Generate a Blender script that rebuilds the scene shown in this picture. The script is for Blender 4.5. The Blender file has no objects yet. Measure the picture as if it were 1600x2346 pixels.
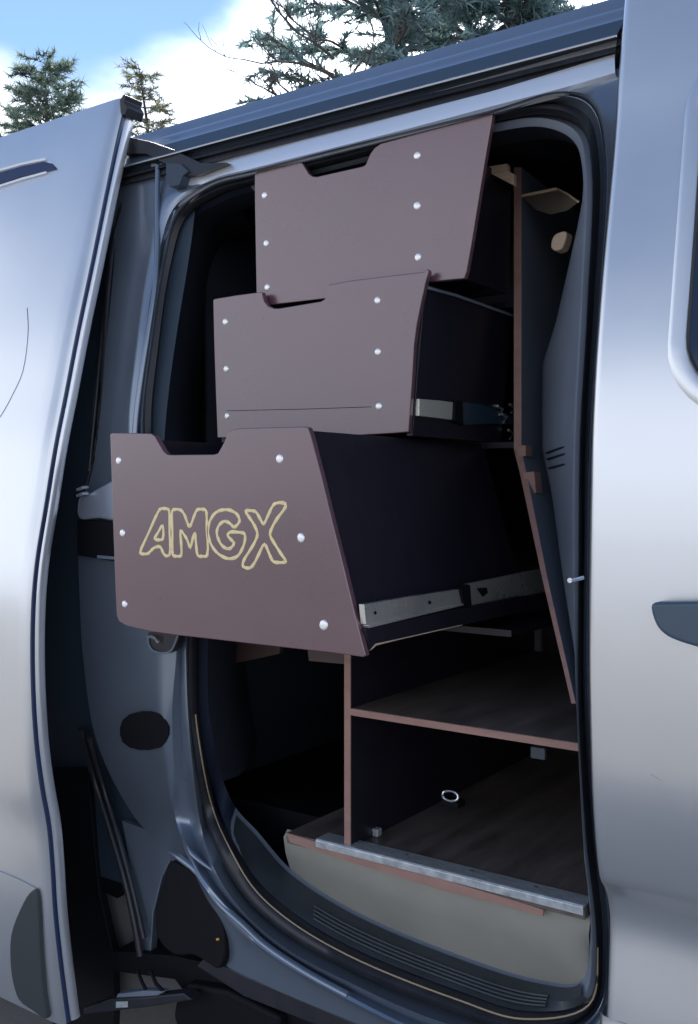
import bpy, math, random
from mathutils import Vector
random.seed(7)
S = bpy.context.scene
COL = S.collection
R = math.radians

# ------------------------------------------------------------------ camera
YAW, PITCH, FPX = R(35), R(1.3), 2286.0
CAM = Vector((0, -1.36, 1.30))
cd = bpy.data.cameras.new('camera'); cam = bpy.data.objects.new('camera', cd); COL.objects.link(cam)
cam.location = CAM; cam.rotation_euler = (R(90) - PITCH, 0, YAW)
cd.sensor_fit = 'HORIZONTAL'; cd.sensor_width = 36; cd.lens = 36 * FPX / 1600
cd.clip_start = .05; cd.clip_end = 2000
S.camera = cam

# ------------------------------------------------------------------ world, sun, exposure
SUN_AZ, SUN_EL = R(40), R(42)          # azimuth to the left of +y, behind the van
w = bpy.data.worlds.new('World'); S.world = w; w.use_nodes = True
nt = w.node_tree; nt.nodes.clear(); L = nt.links.new
def N(t, **k):
    n = nt.nodes.new(t)
    for a, b in k.items(): setattr(n, a, b)
    return n
def M(op, a, b=None, c=None, clamp=False):
    n = N('ShaderNodeMath', operation=op); n.use_clamp = clamp
    for i, v in enumerate((a, b, c)):
        if v is None: continue
        if isinstance(v, (int, float)): n.inputs[i].default_value = v
        else: L(v, n.inputs[i])
    return n.outputs[0]
sky = N('ShaderNodeTexSky', sky_type='NISHITA'); sky.sun_disc = False
sky.sun_elevation = SUN_EL; sky.sun_rotation = -SUN_AZ; sky.altitude = 100; sky.air_density = .75; sky.dust_density = 0; sky.ozone_density = 2.0
bg1 = N('ShaderNodeBackground'); bg1.inputs[1].default_value = .125
L(sky.outputs[0], bg1.inputs[0])
tc = N('ShaderNodeTexCoord'); sx = N('ShaderNodeSeparateXYZ'); L(tc.outputs['Generated'], sx.inputs[0])
no = N('ShaderNodeTexNoise'); no.inputs['Scale'].default_value = 3.2; no.inputs['Detail'].default_value = 7; no.inputs['Roughness'].default_value = .5
mp = N('ShaderNodeMapping'); mp.inputs['Scale'].default_value = (1, 1, 2.0); mp.inputs['Location'].default_value = (.35, .2, .1)
L(tc.outputs['Generated'], mp.inputs[0]); L(mp.outputs[0], no.inputs[0])
dotn = N('ShaderNodeVectorMath', operation='DOT_PRODUCT'); L(tc.outputs['Generated'], dotn.inputs[0])
SD = Vector((-math.sin(SUN_AZ) * math.cos(SUN_EL), math.cos(SUN_AZ) * math.cos(SUN_EL), math.sin(SUN_EL)))
dotn.inputs[1].default_value = (-math.sin(R(29)) * math.cos(R(26)), math.cos(R(29)) * math.cos(R(26)), math.sin(R(26)))
glow = M('MULTIPLY', M('SUBTRACT', dotn.outputs['Value'], .94, clamp=True), 16.0)
gap = N('ShaderNodeVectorMath', operation='DOT_PRODUCT'); L(tc.outputs['Generated'], gap.inputs[0])
gap.inputs[1].default_value = (-math.sin(R(48)) * math.cos(R(27)), math.cos(R(48)) * math.cos(R(27)), math.sin(R(27)))
gapv = M('MULTIPLY', M('SUBTRACT', gap.outputs['Value'], .985, clamp=True), 50.0)
bias = M('MULTIPLY', M('SUBTRACT', .425, sx.outputs['Z']), 6.0)
dens = M('ADD', M('ADD', M('MULTIPLY', M('SUBTRACT', no.outputs['Fac'], .5), 2.4), bias), M('SUBTRACT', glow, gapv))
mr = N('ShaderNodeMapRange', interpolation_type='SMOOTHSTEP'); L(dens, mr.inputs[0])
mr.inputs[1].default_value = -.25; mr.inputs[2].default_value = .60
no2 = N('ShaderNodeTexNoise'); no2.inputs['Scale'].default_value = 6; no2.inputs['Detail'].default_value = 4; L(mp.outputs[0], no2.inputs[0])
ccol = N('ShaderNodeMix', data_type='RGBA'); L(no2.outputs['Fac'], ccol.inputs[0])
ccol.inputs[6].default_value = (.52, .68, .98, 1); ccol.inputs[7].default_value = (1.22, 1.18, 1.12, 1)
bg2 = N('ShaderNodeBackground'); L(ccol.outputs[2], bg2.inputs[0])
L(M('ADD', .92, M('MULTIPLY', glow, 1.1)), bg2.inputs[1])
mx = N('ShaderNodeMixShader'); L(mr.outputs[0], mx.inputs[0]); L(bg1.outputs[0], mx.inputs[1]); L(bg2.outputs[0], mx.inputs[2])
wo = N('ShaderNodeOutputWorld'); L(mx.outputs[0], wo.inputs[0])
sl = bpy.data.lights.new('sun', 'SUN'); sl.energy = 3.5; sl.angle = R(.53); sl.color = (1, .95, .87)
so = bpy.data.objects.new('sun', sl); COL.objects.link(so); so.rotation_euler = (-SD).to_track_quat('-Z', 'Y').to_euler()
S.view_settings.view_transform = 'Standard'; S.view_settings.look = 'None'
S.view_settings.exposure = 0.86; S.view_settings.gamma = 1; S.view_settings.use_curve_mapping = False

# ------------------------------------------------------------------ survey helpers: a sight line met with a real plane of the van
FW = Vector((-math.sin(YAW) * math.cos(PITCH), math.cos(YAW) * math.cos(PITCH), -math.sin(PITCH)))
RT = Vector((math.cos(YAW), math.sin(YAW), 0)); UP = RT.cross(FW)
def ray(px, py): return FW + RT * ((px - 800) / FPX) + UP * ((1173 - py) / FPX)
def PY(px, py, y): r = ray(px, py); return CAM + r * ((y - CAM.y) / r.y)
def PX(px, py, x): r = ray(px, py); return CAM + r * ((x - CAM.x) / r.x)
def PZ(px, py, z): r = ray(px, py); return CAM + r * ((z - CAM.z) / r.z)
PROF = [(.20, .066), (.35, .070), (.45, .076), (.526, .083), (.60, .090), (.650, .091), (.685, .080), (.705, .066), (.722, .050), (.745, .040), (.80, .026), (.87, .014),
        (.936, .008), (1.064, 0), (1.19, 0), (1.30, .003), (1.376, .008), (1.48, .020), (1.599, .042), (1.68, .060), (1.767, .080), (1.84, .095), (1.915, .107), (2.042, .131), (2.12, .150), (2.3, .20)]
def F(z):
    if z <= PROF[0][0]: return PROF[0][1]
    for k in range(len(PROF) - 1):
        (a, u), (b, v) = PROF[k], PROF[k + 1]
        if z <= b:
            t = (z - a) / (b - a)
            p0 = PROF[max(k - 1, 0)][1]; p3 = PROF[min(k + 2, len(PROF) - 1)][1]
            z0 = PROF[max(k - 1, 0)][0]; z3 = PROF[min(k + 2, len(PROF) - 1)][0]
            m1 = (v - p0) / max(b - z0, 1e-6) * (b - a); m2 = (p3 - u) / max(z3 - a, 1e-6) * (b - a)
            return (2*t**3 - 3*t*t + 1) * u + (t**3 - 2*t*t + t) * m1 + (-2*t**3 + 3*t*t) * v + (t**3 - t*t) * m2
    return PROF[-1][1]
def PS(px, py, off):
    y = off
    for _ in range(14):
        p = PY(px, py, y); y = .4 * y + .6 * (F(min(max(p.z, .2), 2.2)) + off)
    return PY(px, py, y)

# ------------------------------------------------------------------ materials
def mat(name, col, rough=.5, metal=0, coat=0, coat_rough=.05, spec=.5, noise=None, bump=None, trans=0):
    m = bpy.data.materials.new(name); m.use_nodes = True; t = m.node_tree; b = t.nodes['Principled BSDF']
    b.inputs['Base Color'].default_value = (*col, 1); b.inputs['Roughness'].default_value = rough; b.inputs['Metallic'].default_value = metal
    b.inputs['Coat Weight'].default_value = coat; b.inputs['Coat Roughness'].default_value = coat_rough; b.inputs['Specular IOR Level'].default_value = spec
    o = t.nodes.new('ShaderNodeTexCoord')
    if noise:
        sc, lo, hi, stretch = noise
        mpn = t.nodes.new('ShaderNodeMapping'); mpn.inputs['Scale'].default_value = stretch
        n = t.nodes.new('ShaderNodeTexNoise'); n.inputs['Scale'].default_value = sc; n.inputs['Detail'].default_value = 6; n.inputs['Roughness'].default_value = .6
        t.links.new(o.outputs['Object'], mpn.inputs[0]); t.links.new(mpn.outputs[0], n.inputs[0])
        r = t.nodes.new('ShaderNodeValToRGB'); r.color_ramp.elements[0].position = .3; r.color_ramp.elements[1].position = .7
        r.color_ramp.elements[0].color = (*[c * lo for c in col], 1); r.color_ramp.elements[1].color = (*[min(c * hi, 1) for c in col], 1)
        t.links.new(n.outputs['Fac'], r.inputs[0]); t.links.new(r.outputs[0], b.inputs['Base Color'])
        q = t.nodes.new('ShaderNodeMapRange'); q.inputs[3].default_value = max(rough - .07, .02); q.inputs[4].default_value = rough + .08
        t.links.new(n.outputs['Fac'], q.inputs[0]); t.links.new(q.outputs[0], b.inputs['Roughness'])
    if bump:
        n2 = t.nodes.new('ShaderNodeTexNoise'); n2.inputs['Scale'].default_value = bump[0]; n2.inputs['Detail'].default_value = 3
        t.links.new(o.outputs['Object'], n2.inputs[0])
        bp = t.nodes.new('ShaderNodeBump'); bp.inputs['Strength'].default_value = bump[1]; bp.inputs['Distance'].default_value = bump[2]
        t.links.new(n2.outputs['Fac'], bp.inputs['Height']); t.links.new(bp.outputs[0], b.inputs['Normal'])
    if trans:
        b.inputs['Transmission Weight'].default_value = trans
    return m
ONE = (1, 1, 1)
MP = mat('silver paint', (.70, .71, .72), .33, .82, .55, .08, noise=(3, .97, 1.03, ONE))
MJ = mat('jamb paint', (.215, .26, .325), .32, .60, .7, .06, noise=(5, .92, 1.05, ONE))  # the van's silver with shade and blue sky tint put into its colour
MRUB = mat('black rubber', (.018, .019, .024), .42, noise=(30, .8, 1.3, ONE))
MBLK = mat('black plastic', (.005, .005, .007), .65, 0, 0, .05, .2, bump=(220, .25, .001))
MTRIM = mat('grey trim plastic', (.17, .20, .25), .5, bump=(300, .3, .0006), noise=(3, .9, 1.08, ONE))
MSTEP = mat('dark step plastic', (.030, .036, .042), .38, bump=(260, .35, .0008), noise=(8, .8, 1.25, ONE))
MRISER = mat('beige trim plastic', (.27, .262, .225), .62, bump=(300, .25, .0006), noise=(5, .9, 1.1, ONE))
MJ2 = mat('dark track and shaded paint', (.035, .055, .080), .55, .1)  # track colour, also the painted shade of gutter and rear quarter
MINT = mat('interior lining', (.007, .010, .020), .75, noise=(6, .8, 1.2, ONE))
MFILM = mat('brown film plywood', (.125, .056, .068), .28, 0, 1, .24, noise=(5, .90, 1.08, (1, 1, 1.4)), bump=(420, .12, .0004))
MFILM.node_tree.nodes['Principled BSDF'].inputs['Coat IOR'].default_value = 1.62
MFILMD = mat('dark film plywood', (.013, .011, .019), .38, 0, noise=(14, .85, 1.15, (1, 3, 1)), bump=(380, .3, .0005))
MFLOOR = mat('worn film floor', (.155, .125, .110), .42, 0, noise=(16, .55, 1.35, (1.6, .30, 1)), bump=(90, .5, .0012))
MEDGE = mat('plywood edge', (.33, .19, .155), .62, noise=(60, .85, 1.12, (.3, .3, 1)), bump=(160, .4, .0008))
MEDGEL = mat('pale plywood edge', (.55, .40, .28), .6, noise=(40, .8, 1.2, (.2, .2, 4)))
MALU = mat('aluminium trim', (.78, .82, .83), .34, .6, noise=(55, .6, 1.1, (1, 6, 1)), bump=(90, .4, .0006))
MZINC = mat('zinc plated steel', (.74, .72, .66), .27, .75, noise=(9, .8, 1.1, (1, 1, 1)))
MCHR = mat('polished steel', (.85, .85, .84), .22, .8, noise=(400, .75, 1.1, ONE))
MRIV = mat('white rivet and highlight metal', (.97, .95, .93), .42, .55, .5)
MGOLD = mat('cream routed letter', (1.0, .80, .42), .5, noise=(120, .85, 1.0, ONE))
MGLASS = mat('dark tinted glass', (.012, .018, .035), .04, 0, 1, .02)
MHAND = mat('door handle plastic', (.055, .090, .125), .33, bump=(260, .2, .0006))
MTYRE = mat('tyre rubber', (.02, .02, .02), .8)

# ------------------------------------------------------------------ object helpers
def link(name, me, m, parent=None):
    o = bpy.data.objects.new(name, me); COL.objects.link(o)
    for k in (m if isinstance(m, (list, tuple)) else [m]): me.materials.append(k)
    if parent: o.parent = parent
    return o
def mesh(name, vs, fs, m, parent=None, sharp=35, bevel=0, fm=None, solid=0, segs=2):
    me = bpy.data.meshes.new(name); me.from_pydata([tuple(v) for v in vs], [], fs); me.update()
    o = link(name, me, m, parent)
    if fm:
        for p, k in zip(me.polygons, fm): p.material_index = k
    me.polygons.foreach_set('use_smooth', [True] * len(me.polygons))
    me.set_sharp_from_angle(angle=R(sharp))
    if solid:
        k = o.modifiers.new('s', 'SOLIDIFY'); k.thickness = solid; k.offset = -1
    if bevel:
        k = o.modifiers.new('b', 'BEVEL'); k.width = bevel; k.segments = segs; k.limit_method = 'ANGLE'; k.angle_limit = R(32)
        k.harden_normals = True
    return o
def thing(name, label, cat, loc=(0, 0, 0), group=None):
    o = bpy.data.objects.new(name, None); COL.objects.link(o); o.empty_display_size = .1
    o['label'] = label; o['category'] = cat
    if group: o['group'] = group
    return o
def area2(p):
    return sum(p[i][0] * p[(i + 1) % len(p)][1] - p[(i + 1) % len(p)][0] * p[i][1] for i in range(len(p)))
def extrude(name, pts, d, m, parent=None, bevel=0, side=0, sharp=35):
    """closed loop of 3-D points pushed along d; side = material index of the rim"""
    d = Vector(d); pts = [Vector(p) for p in pts]; n = len(pts)
    nrm = Vector()
    for i in range(n): nrm += pts[i].cross(pts[(i + 1) % n])
    if nrm.dot(d) > 0: pts.reverse()
    vs = pts + [p + d for p in pts]
    fs = [list(range(n)), list(range(2 * n - 1, n - 1, -1))]
    for i in range(n):
        j = (i + 1) % n; fs.append([j, i, n + i, n + j])
    return mesh(name, vs, fs, m, parent, sharp, bevel, [0, 0] + [side] * n)
def box(name, a, b, m, parent=None, bevel=0):
    (x0, y0, z0), (x1, y1, z1) = a, b
    return extrude(name, [(x0, y0, z0), (x1, y0, z0), (x1, y0, z1), (x0, y0, z1)], (0, y1 - y0, 0), m, parent, bevel)
def catmull(P, n=6, closed=False):
    P = [Vector(p) for p in P]; out = []; c = len(P); K = c if closed else c - 1
    for i in range(K):
        p1, p2 = P[i], P[(i + 1) % c]
        p0 = P[(i - 1) % c] if closed or i > 0 else p1 * 2 - p2
        p3 = P[(i + 2) % c] if closed or i + 2 < c else p2 * 2 - p1
        def tj(t, a, b): return t + max((b - a).length, 1e-6) ** .5
        t0 = 0; t1 = tj(t0, p0, p1); t2 = tj(t1, p1, p2); t3 = tj(t2, p2, p3)
        for k in range(n):
            t = t1 + (t2 - t1) * k / n
            A1 = p0 * ((t1 - t) / (t1 - t0)) + p1 * ((t - t0) / (t1 - t0)); A2 = p1 * ((t2 - t) / (t2 - t1)) + p2 * ((t - t1) / (t2 - t1))
            A3 = p2 * ((t3 - t) / (t3 - t2)) + p3 * ((t - t2) / (t3 - t2))
            B1 = A1 * ((t2 - t) / (t2 - t0)) + A2 * ((t - t0) / (t2 - t0)); B2 = A2 * ((t3 - t) / (t3 - t1)) + A3 * ((t - t1) / (t3 - t1))
            out.append(B1 * ((t2 - t) / (t2 - t1)) + B2 * ((t - t1) / (t2 - t1)))
    if not closed: out.append(P[-1])
    return out
def loft(name, loops, m, parent=None, closed=True, sharp=40, solid=0, fm=None, bevel=0):
    n = len(loops[0]); vs = [p for l in loops for p in l]; fs = []; idx = []
    for a in range(len(loops) - 1):
        for i in range(n if closed else n - 1):
            j = (i + 1) % n; fs.append([a * n + i, a * n + j, (a + 1) * n + j, (a + 1) * n + i]); idx.append(fm[a] if fm else 0)
    return mesh(name, vs, fs, m, parent, sharp, bevel, idx if fm else None, solid)
def tube(name, path, r, m, parent=None, k=8, rad=None, caps=True):
    path = [Vector(p) for p in path]; vs = []; fs = []; n = len(path)
    for i, p in enumerate(path):
        t = (path[min(i + 1, n - 1)] - path[max(i - 1, 0)]).normalized()
        a = t.cross(Vector((0, 0, 1)));
        if a.length < .1: a = t.cross(Vector((0, 1, 0)))
        a.normalize(); b = t.cross(a); rr = rad[i] if rad else r
        for q in range(k):
            an = 2 * math.pi * q / k; vs.append(p + a * (rr * math.cos(an)) + b * (rr * math.sin(an)))
    for i in range(n - 1):
        for q in range(k):
            q2 = (q + 1) % k; fs.append([i * k + q, i * k + q2, (i + 1) * k + q2, (i + 1) * k + q])
    if caps: fs.append(list(range(k))[::-1]); fs.append([(n - 1) * k + q for q in range(k)])
    return mesh(name, vs, fs, m, parent, 50)
def lerp(a, b, t): return a + (b - a) * t

# ================================================================== SETTING
# ground: one sheet to the horizon
def make_ground():
    m = bpy.data.materials.new('asphalt'); m.use_nodes = True; t = m.node_tree; b = t.nodes['Principled BSDF']
    o = t.nodes.new('ShaderNodeTexCoord')
    n = t.nodes.new('ShaderNodeTexNoise'); n.inputs['Scale'].default_value = 70; n.inputs['Detail'].default_value = 8
    n2 = t.nodes.new('ShaderNodeTexNoise'); n2.inputs['Scale'].default_value = .6; n2.inputs['Detail'].default_value = 5
    t.links.new(o.outputs['Object'], n.inputs[0]); t.links.new(o.outputs['Object'], n2.inputs[0])
    r = t.nodes.new('ShaderNodeValToRGB'); r.color_ramp.elements[0].color = (.20, .195, .185, 1); r.color_ramp.elements[1].color = (.42, .405, .38, 1)
    ad = t.nodes.new('ShaderNodeMath'); ad.operation = 'MULTIPLY_ADD'; ad.inputs[1].default_value = .5
    t.links.new(n.outputs[0], ad.inputs[0]); mm = t.nodes.new('ShaderNodeMath'); mm.operation = 'MULTIPLY'; mm.inputs[1].default_value = .5
    t.links.new(n2.outputs[0], mm.inputs[0]); t.links.new(mm.outputs[0], ad.inputs[2]); t.links.new(ad.outputs[0], r.inputs[0])
    t.links.new(r.outputs[0], b.inputs['Base Color']); b.inputs['Roughness'].default_value = .85
    bp = t.nodes.new('ShaderNodeBump'); bp.inputs['Strength'].default_value = .5; bp.inputs['Distance'].default_value = .004
    t.links.new(n.outputs[0], bp.inputs['Height']); t.links.new(bp.outputs[0], b.inputs['Normal'])
    g = mesh('ground', [(-400, -400, 0), (400, -400, 0), (400, 400, 0), (-400, 400, 0)], [[0, 1, 2, 3]], m)
    g['kind'] = 'structure'; g['label'] = 'pale grey paved ground under and around the silver van'
make_ground()

# ================================================================== VAN
van = thing('van', 'silver van filling the picture with its side sliding door slid open', 'van')
XE = -.537                                                     # rear edge of the front door
XD = PX(60, 1400, PY(65, 1400, -.12).x).x                      # leading edge of the slid-back door

# ---- traced loops round the door opening: body ridge, inner ridge, seal, trim edge
LO = [(1130,246),(1290,204),(1440,160),(1452,360),(1432,700),(1410,1000),(1405,1300),(1405,1600),(1425,1900),(1452,2180),(1480,2420),(1230,2500),(1000,2420),(798,2342),(600,2262),(512,2205),(470,2110)]
R1 = [(1130,255),(1290,212),(1362,238),(1392,360),(1374,700),(1354,1000),(1347,1300),(1349,1600),(1374,1900),(1398,2180),(1376,2335),(1230,2420),(1000,2374),(798,2281),(606,2163),(505,2062),(448,1985),
      (412,1880),(399,1760),(395,1620),(404,1500),(404,1440),(350,1200),(310,1000),(331,780),(362,590),(397,478),(480,420),(582,392),(850,324)]
R2 = [(1130,263),(1290,220),(1356,247),(1384,362),(1368,700),(1348,1000),(1341,1300),(1343,1600),(1367,1900),(1390,2180),(1368,2318),(1230,2392),(1000,2338),(798,2250),(656,2174),(556,2088),(498,2005),
      (462,1900),(442,1760),(430,1620),(426,1500),(424,1440),(366,1200),(326,1000),(347,780),(376,594),(407,486),(484,427),(582,400),(850,332)]
G1 = [(1128,276),(1250,258),(1332,284),(1361,380),(1352,700),(1336,1000),(1333,1300),(1332,1600),(1347,1900),(1372,2170),(1352,2302),(1204,2334),(1052,2290),(800,2188),(657,2102),(581,2030),(528,1940),
      (490,1850),(466,1740),(450,1620),(448,1500),(448,1440),(392,1200),(347,1000),(364,780),(392,600),(424,500),(500,446),(582,421),(850,352)]
C1 = [(1128,303),(1240,290),(1308,316),(1336,395),(1328,700),(1314,1000),(1312,1300),(1322,1600),(1336,1900),(1352,2150),(1336,2244),(1240,2246),(1030,2180),(798,2079),(665,1990),(590,1905),(540,1850),
      (512,1790),(490,1700),(478,1620),(476,1500),(476,1440),(420,1200),(373,1000),(386,780),(406,608),(438,510),(508,462),(582,437),(850,368)]
LOL = [(385,2020),(372,1960),(330,1800),(300,1620),(270,1500),(240,1440),(190,1200),(196,1000),(220,780),(255,590),(300,440),(480,382),(582,352),(850,276)]
# outer loop on the left side follows the C-pillar face's left edge
LO = LO[:17] + [(400,1965),(378,1955)] [:0]
OUT = LO + [(388,1965),(300,1860),(222,1700),(190,1500),(184,1400),(182,1200),(222,1000),(244,780),(262,590),(268,405),(470,411),(582,385),(850,317)]
n = len(R1); assert len(OUT) == n == len(R2) == len(G1) == len(C1), (len(OUT), n, len(R2), len(G1), len(C1))
def off_loop(pts, off):
    return [PS(px, py, off if not callable(off) else off(i)) for i, (px, py) in enumerate(pts)]
low = lambda i: 11 <= i <= 16
K = 7
lo = catmull(off_loop(OUT, lambda i: .052 if i < 11 or i > 16 else .020), K, True)
l1 = catmull(off_loop(R1, lambda i: .045 if not low(i) else -.005), K, True)
l1b = catmull(off_loop([(a + (c - a) * .5, b + (d - b) * .5) for (a, b), (c, d) in zip(R1, R2)], lambda i: .062 if not low(i) else .020), K, True)
l2 = catmull(off_loop(R2, lambda i: .056 if not low(i) else .004), K, True)
l2b = catmull(off_loop([(a + (c - a) * .45, b + (d - b) * .45) for (a, b), (c, d) in zip(R2, G1)], lambda i: .085 if not low(i) else .040), K, True)
g1 = catmull(off_loop(G1, lambda i: (.055 if 3 <= i <= 10 else .075) if not low(i) else .022), K, True)
g1b = catmull(off_loop([(a + (c - a) * .22, b + (d - b) * .22) for (a, b), (c, d) in zip(G1, C1)], lambda i: (.062 if 3 <= i <= 10 else .105) if not low(i) else .045), K, True)
c1 = catmull(off_loop(C1, lambda i: (.070 if 3 <= i <= 10 else .105) if not low(i) else .105), K, True)
# painted body side round the opening, with a ridge rolled along its inner lip
def mid(a, b, t, dy): return [lerp(p, q, t) + Vector((0, dy, 0)) for p, q in zip(a, b)]
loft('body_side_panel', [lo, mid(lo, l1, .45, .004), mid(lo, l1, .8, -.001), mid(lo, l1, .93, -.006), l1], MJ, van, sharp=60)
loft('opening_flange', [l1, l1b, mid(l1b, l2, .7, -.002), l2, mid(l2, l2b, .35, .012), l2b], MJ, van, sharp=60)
loft('door_seal', [l2b, mid(l2b, g1, .4, -.016), mid(l2b, g1, .75, -.014), g1, mid(g1, g1b, .5, .004), g1b], MRUB, van, sharp=60)
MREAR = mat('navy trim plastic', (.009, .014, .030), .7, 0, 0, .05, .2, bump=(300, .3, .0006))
def cut(l, a, b): return l[a:b + 1] if b <= len(l) - 1 else l[a:] + l[:b - len(l) + 1]
TL = [g1b, mid(g1b, c1, .35, -.010), mid(g1b, c1, .7, -.006), c1]
loft('opening_trim', [cut(l, 28 * K, 46 * K) for l in TL], MTRIM, van, closed=False, sharp=60)
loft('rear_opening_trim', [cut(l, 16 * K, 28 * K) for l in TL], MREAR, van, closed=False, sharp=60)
# step: inner part of the loop, bottom only, darker ribbed plastic
i0, i1 = 10 * K, 16 * K
seg = lambda l: l[i0:i1 + 1]
loft('step_tread', [seg(mid(g1b, c1, .02, -.006)), seg(mid(g1b, c1, .5, -.018)), seg(mid(g1b, c1, .97, -.010))], MSTEP, van, closed=False)
for t in (.36, .47, .58, .69):
    s = mid(g1b, c1, t, -.020)[11 * K - 2: int(13.6 * K)]
    tube('tread_rib', s, .0022, MSTEP, van, 6)
# thin bright bead along the lower seal and the outer lip
tube('seal_bead', [p + Vector((0, -.004, .001)) for p in g1[9 * K:19 * K]], .0016, mat('worn bronze bead', (.35, .27, .17), .35), van, 6)

# ---- B pillar trim turning inwards behind the right edge of the opening (bulkhead corner)
right = c1[2 * K: 10 * K + 1]
def inward(l, dx, dy): return [p + Vector((dx * (1 + 0 * p.z), dy, 0)) for p in l]
U_PTS = [(1178, 383, .44), (1178, 1030, .44), (1192, 1085, .40), (1244, 1330, .235), (1310, 1612, .125)]
V_PTS = [(1195, 383, .44), (1195, 1030, .44), (1207, 1085, .40), (1256, 1330, .235), (1320, 1612, .125)]
BL = [PY(*p) for p in V_PTS]
def board_line(z):
    if z >= BL[0].z: return BL[0].x, BL[0].y
    for a_, b_ in zip(BL, BL[1:]):
        if a_.z >= z >= b_.z:
            t_ = (z - a_.z) / (b_.z - a_.z); return lerp(a_.x, b_.x, t_), lerp(a_.y, b_.y, t_)
    return BL[-1].x, BL[-1].y
def toboard(l, t, bulge):
    out = []
    for p in l:
        bx, by = board_line(p.z); k_ = min(1, max(0, (p.z - 1.55) / .24)); bx = lerp(bx, -.655, k_); by = lerp(by, .235, k_); by = max(by, p.y + .01); bx = min(bx, p.x - .002)
        out.append(Vector((lerp(p.x, bx + .006, t), lerp(p.y, by + .012, t) + bulge * min(1, (p.x - bx) / .2), p.z)))
    return out
loft('bulkhead_trim', [right, toboard(right, .08, .012), toboard(right, .25, .022), toboard(right, .5, .030), toboard(right, .8, .045), toboard(right, 1, .07), [p + Vector((-.01, .5, 0)) for p in toboard(right, 1, .07)]], MTRIM, van, closed=False, sharp=60)
for zq in (1.372, 1.360, 1.343):
    pq = min(right, key=lambda p: abs(p.z - zq)); pq = Vector((pq.x, pq.y, zq))
    tube('trim_groove', [toboard([pq], t_, .022 + .02 * t_)[0] + Vector((0, -.002, -.006 * t_)) for t_ in (.25, .4, .55, .7)], .0022, MREAR, van, 6)
# ---- left inner corner and header lining
left = c1[17 * K: 27 * K + 1]
loft('rear_pillar_trim', [left, inward(left, .0, .05), inward(left, -.04, .13), inward(left, -.16, .30)], MINT, van, closed=False, sharp=60)
top = c1[26 * K:] + c1[:3 * K]
loft('header_trim', [top, [p + Vector((0, .06, -.004)) for p in top], [p + Vector((0, .13, .03)) for p in top], [p + Vector((0, .40, .06)) for p in top]], MINT, van, closed=False, sharp=60)

# ---- cargo hold lining: far wall, ceiling, rear, bulkhead, so that no daylight leaks in
def panel(name, pts, m, parent=van, solid=.012):
    return mesh(name, pts, [list(range(len(pts)))], m, parent, solid=solid)
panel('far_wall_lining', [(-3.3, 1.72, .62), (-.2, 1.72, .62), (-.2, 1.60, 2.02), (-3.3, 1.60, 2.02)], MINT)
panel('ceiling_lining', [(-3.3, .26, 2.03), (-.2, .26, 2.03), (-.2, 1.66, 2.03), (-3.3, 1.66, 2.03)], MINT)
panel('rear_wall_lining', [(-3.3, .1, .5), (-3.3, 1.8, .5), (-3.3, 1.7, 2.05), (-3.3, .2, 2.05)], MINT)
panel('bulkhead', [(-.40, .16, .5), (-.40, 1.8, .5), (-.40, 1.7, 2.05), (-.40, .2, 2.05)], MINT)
# ---- cargo floor, its plywood edge and aluminium strip, riser below
YF = .130
ZF = PY(800, 1945, YF).z
FXL, FXR = PY(655, 1910, YF).x, PY(1340, 2090, YF).x
extrude('cargo_floor', [(FXL, YF + .002, ZF), (FXR, YF + .002, ZF), (FXR, YF + .002, ZF - .020), (FXL, YF + .002, ZF - .020)], (0, 1.58, 0), [MFLOOR, MEDGE], van, .0015)
extrude('floor_edge_board', [PY(655, 1908, YF), PY(800, 1953, YF), PY(1000, 2011, YF), PY(1180, 2064, YF), PY(1245, 2085, YF), PY(1245, 2100, YF), PY(1150, 2074, YF), PY(1000, 2036, YF), PY(800, 1974, YF), PY(665, 1930, YF)], (0, .004, 0), MEDGE, van)
a0, a1 = PY(728, 1930, YF), PY(1342, 2103, YF)
zt = ZF + .002
sec = [(YF - .006, zt - .012), (YF - .007, zt + .001), (YF - .004, zt + .004), (YF + .034, zt + .0045), (YF + .037, zt), (YF - .002, zt - .001), (YF - .0015, zt - .012)]
extrude('aluminium_edge_strip', [(a0.x, y, z) for y, z in sec], (FXR - a0.x, 0, 0), MALU, van, .0008)
for xx in (-.93, -.80, -.68, -.585):
    mesh('strip_screw', [(xx + .004 * math.cos(a), YF + .018 + .004 * math.sin(a), zt + .0055) for a in [k * .7854 for k in range(8)]], [list(range(8))], MCHR, van)
rseg = c1[int(9.15 * K): 14 * K + 1]
rtop = []
for k, p in enumerate(rseg):
    f_ = k / (len(rseg) - 1); q = PY(lerp(1352, 650, f_), lerp(2118, 1918, f_), YF + .012); rtop.append(q)
loft('step_riser', [[p + Vector((0, .012, .012)) for p in rtop], rtop, [lerp(a, b, .5) + Vector((0, -.004, 0)) for a, b in zip(rtop, rseg)], rseg], MRISER, van, closed=False, sharp=70)
# dark closing panel left of the floor (side of the step well) and under the floor
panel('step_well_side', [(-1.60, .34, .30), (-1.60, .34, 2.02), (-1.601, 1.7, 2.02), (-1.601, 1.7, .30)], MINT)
box('underfloor', (-3.3, .30, .40), (-.3, 1.70, ZF - .025), MBLK, van)
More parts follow.
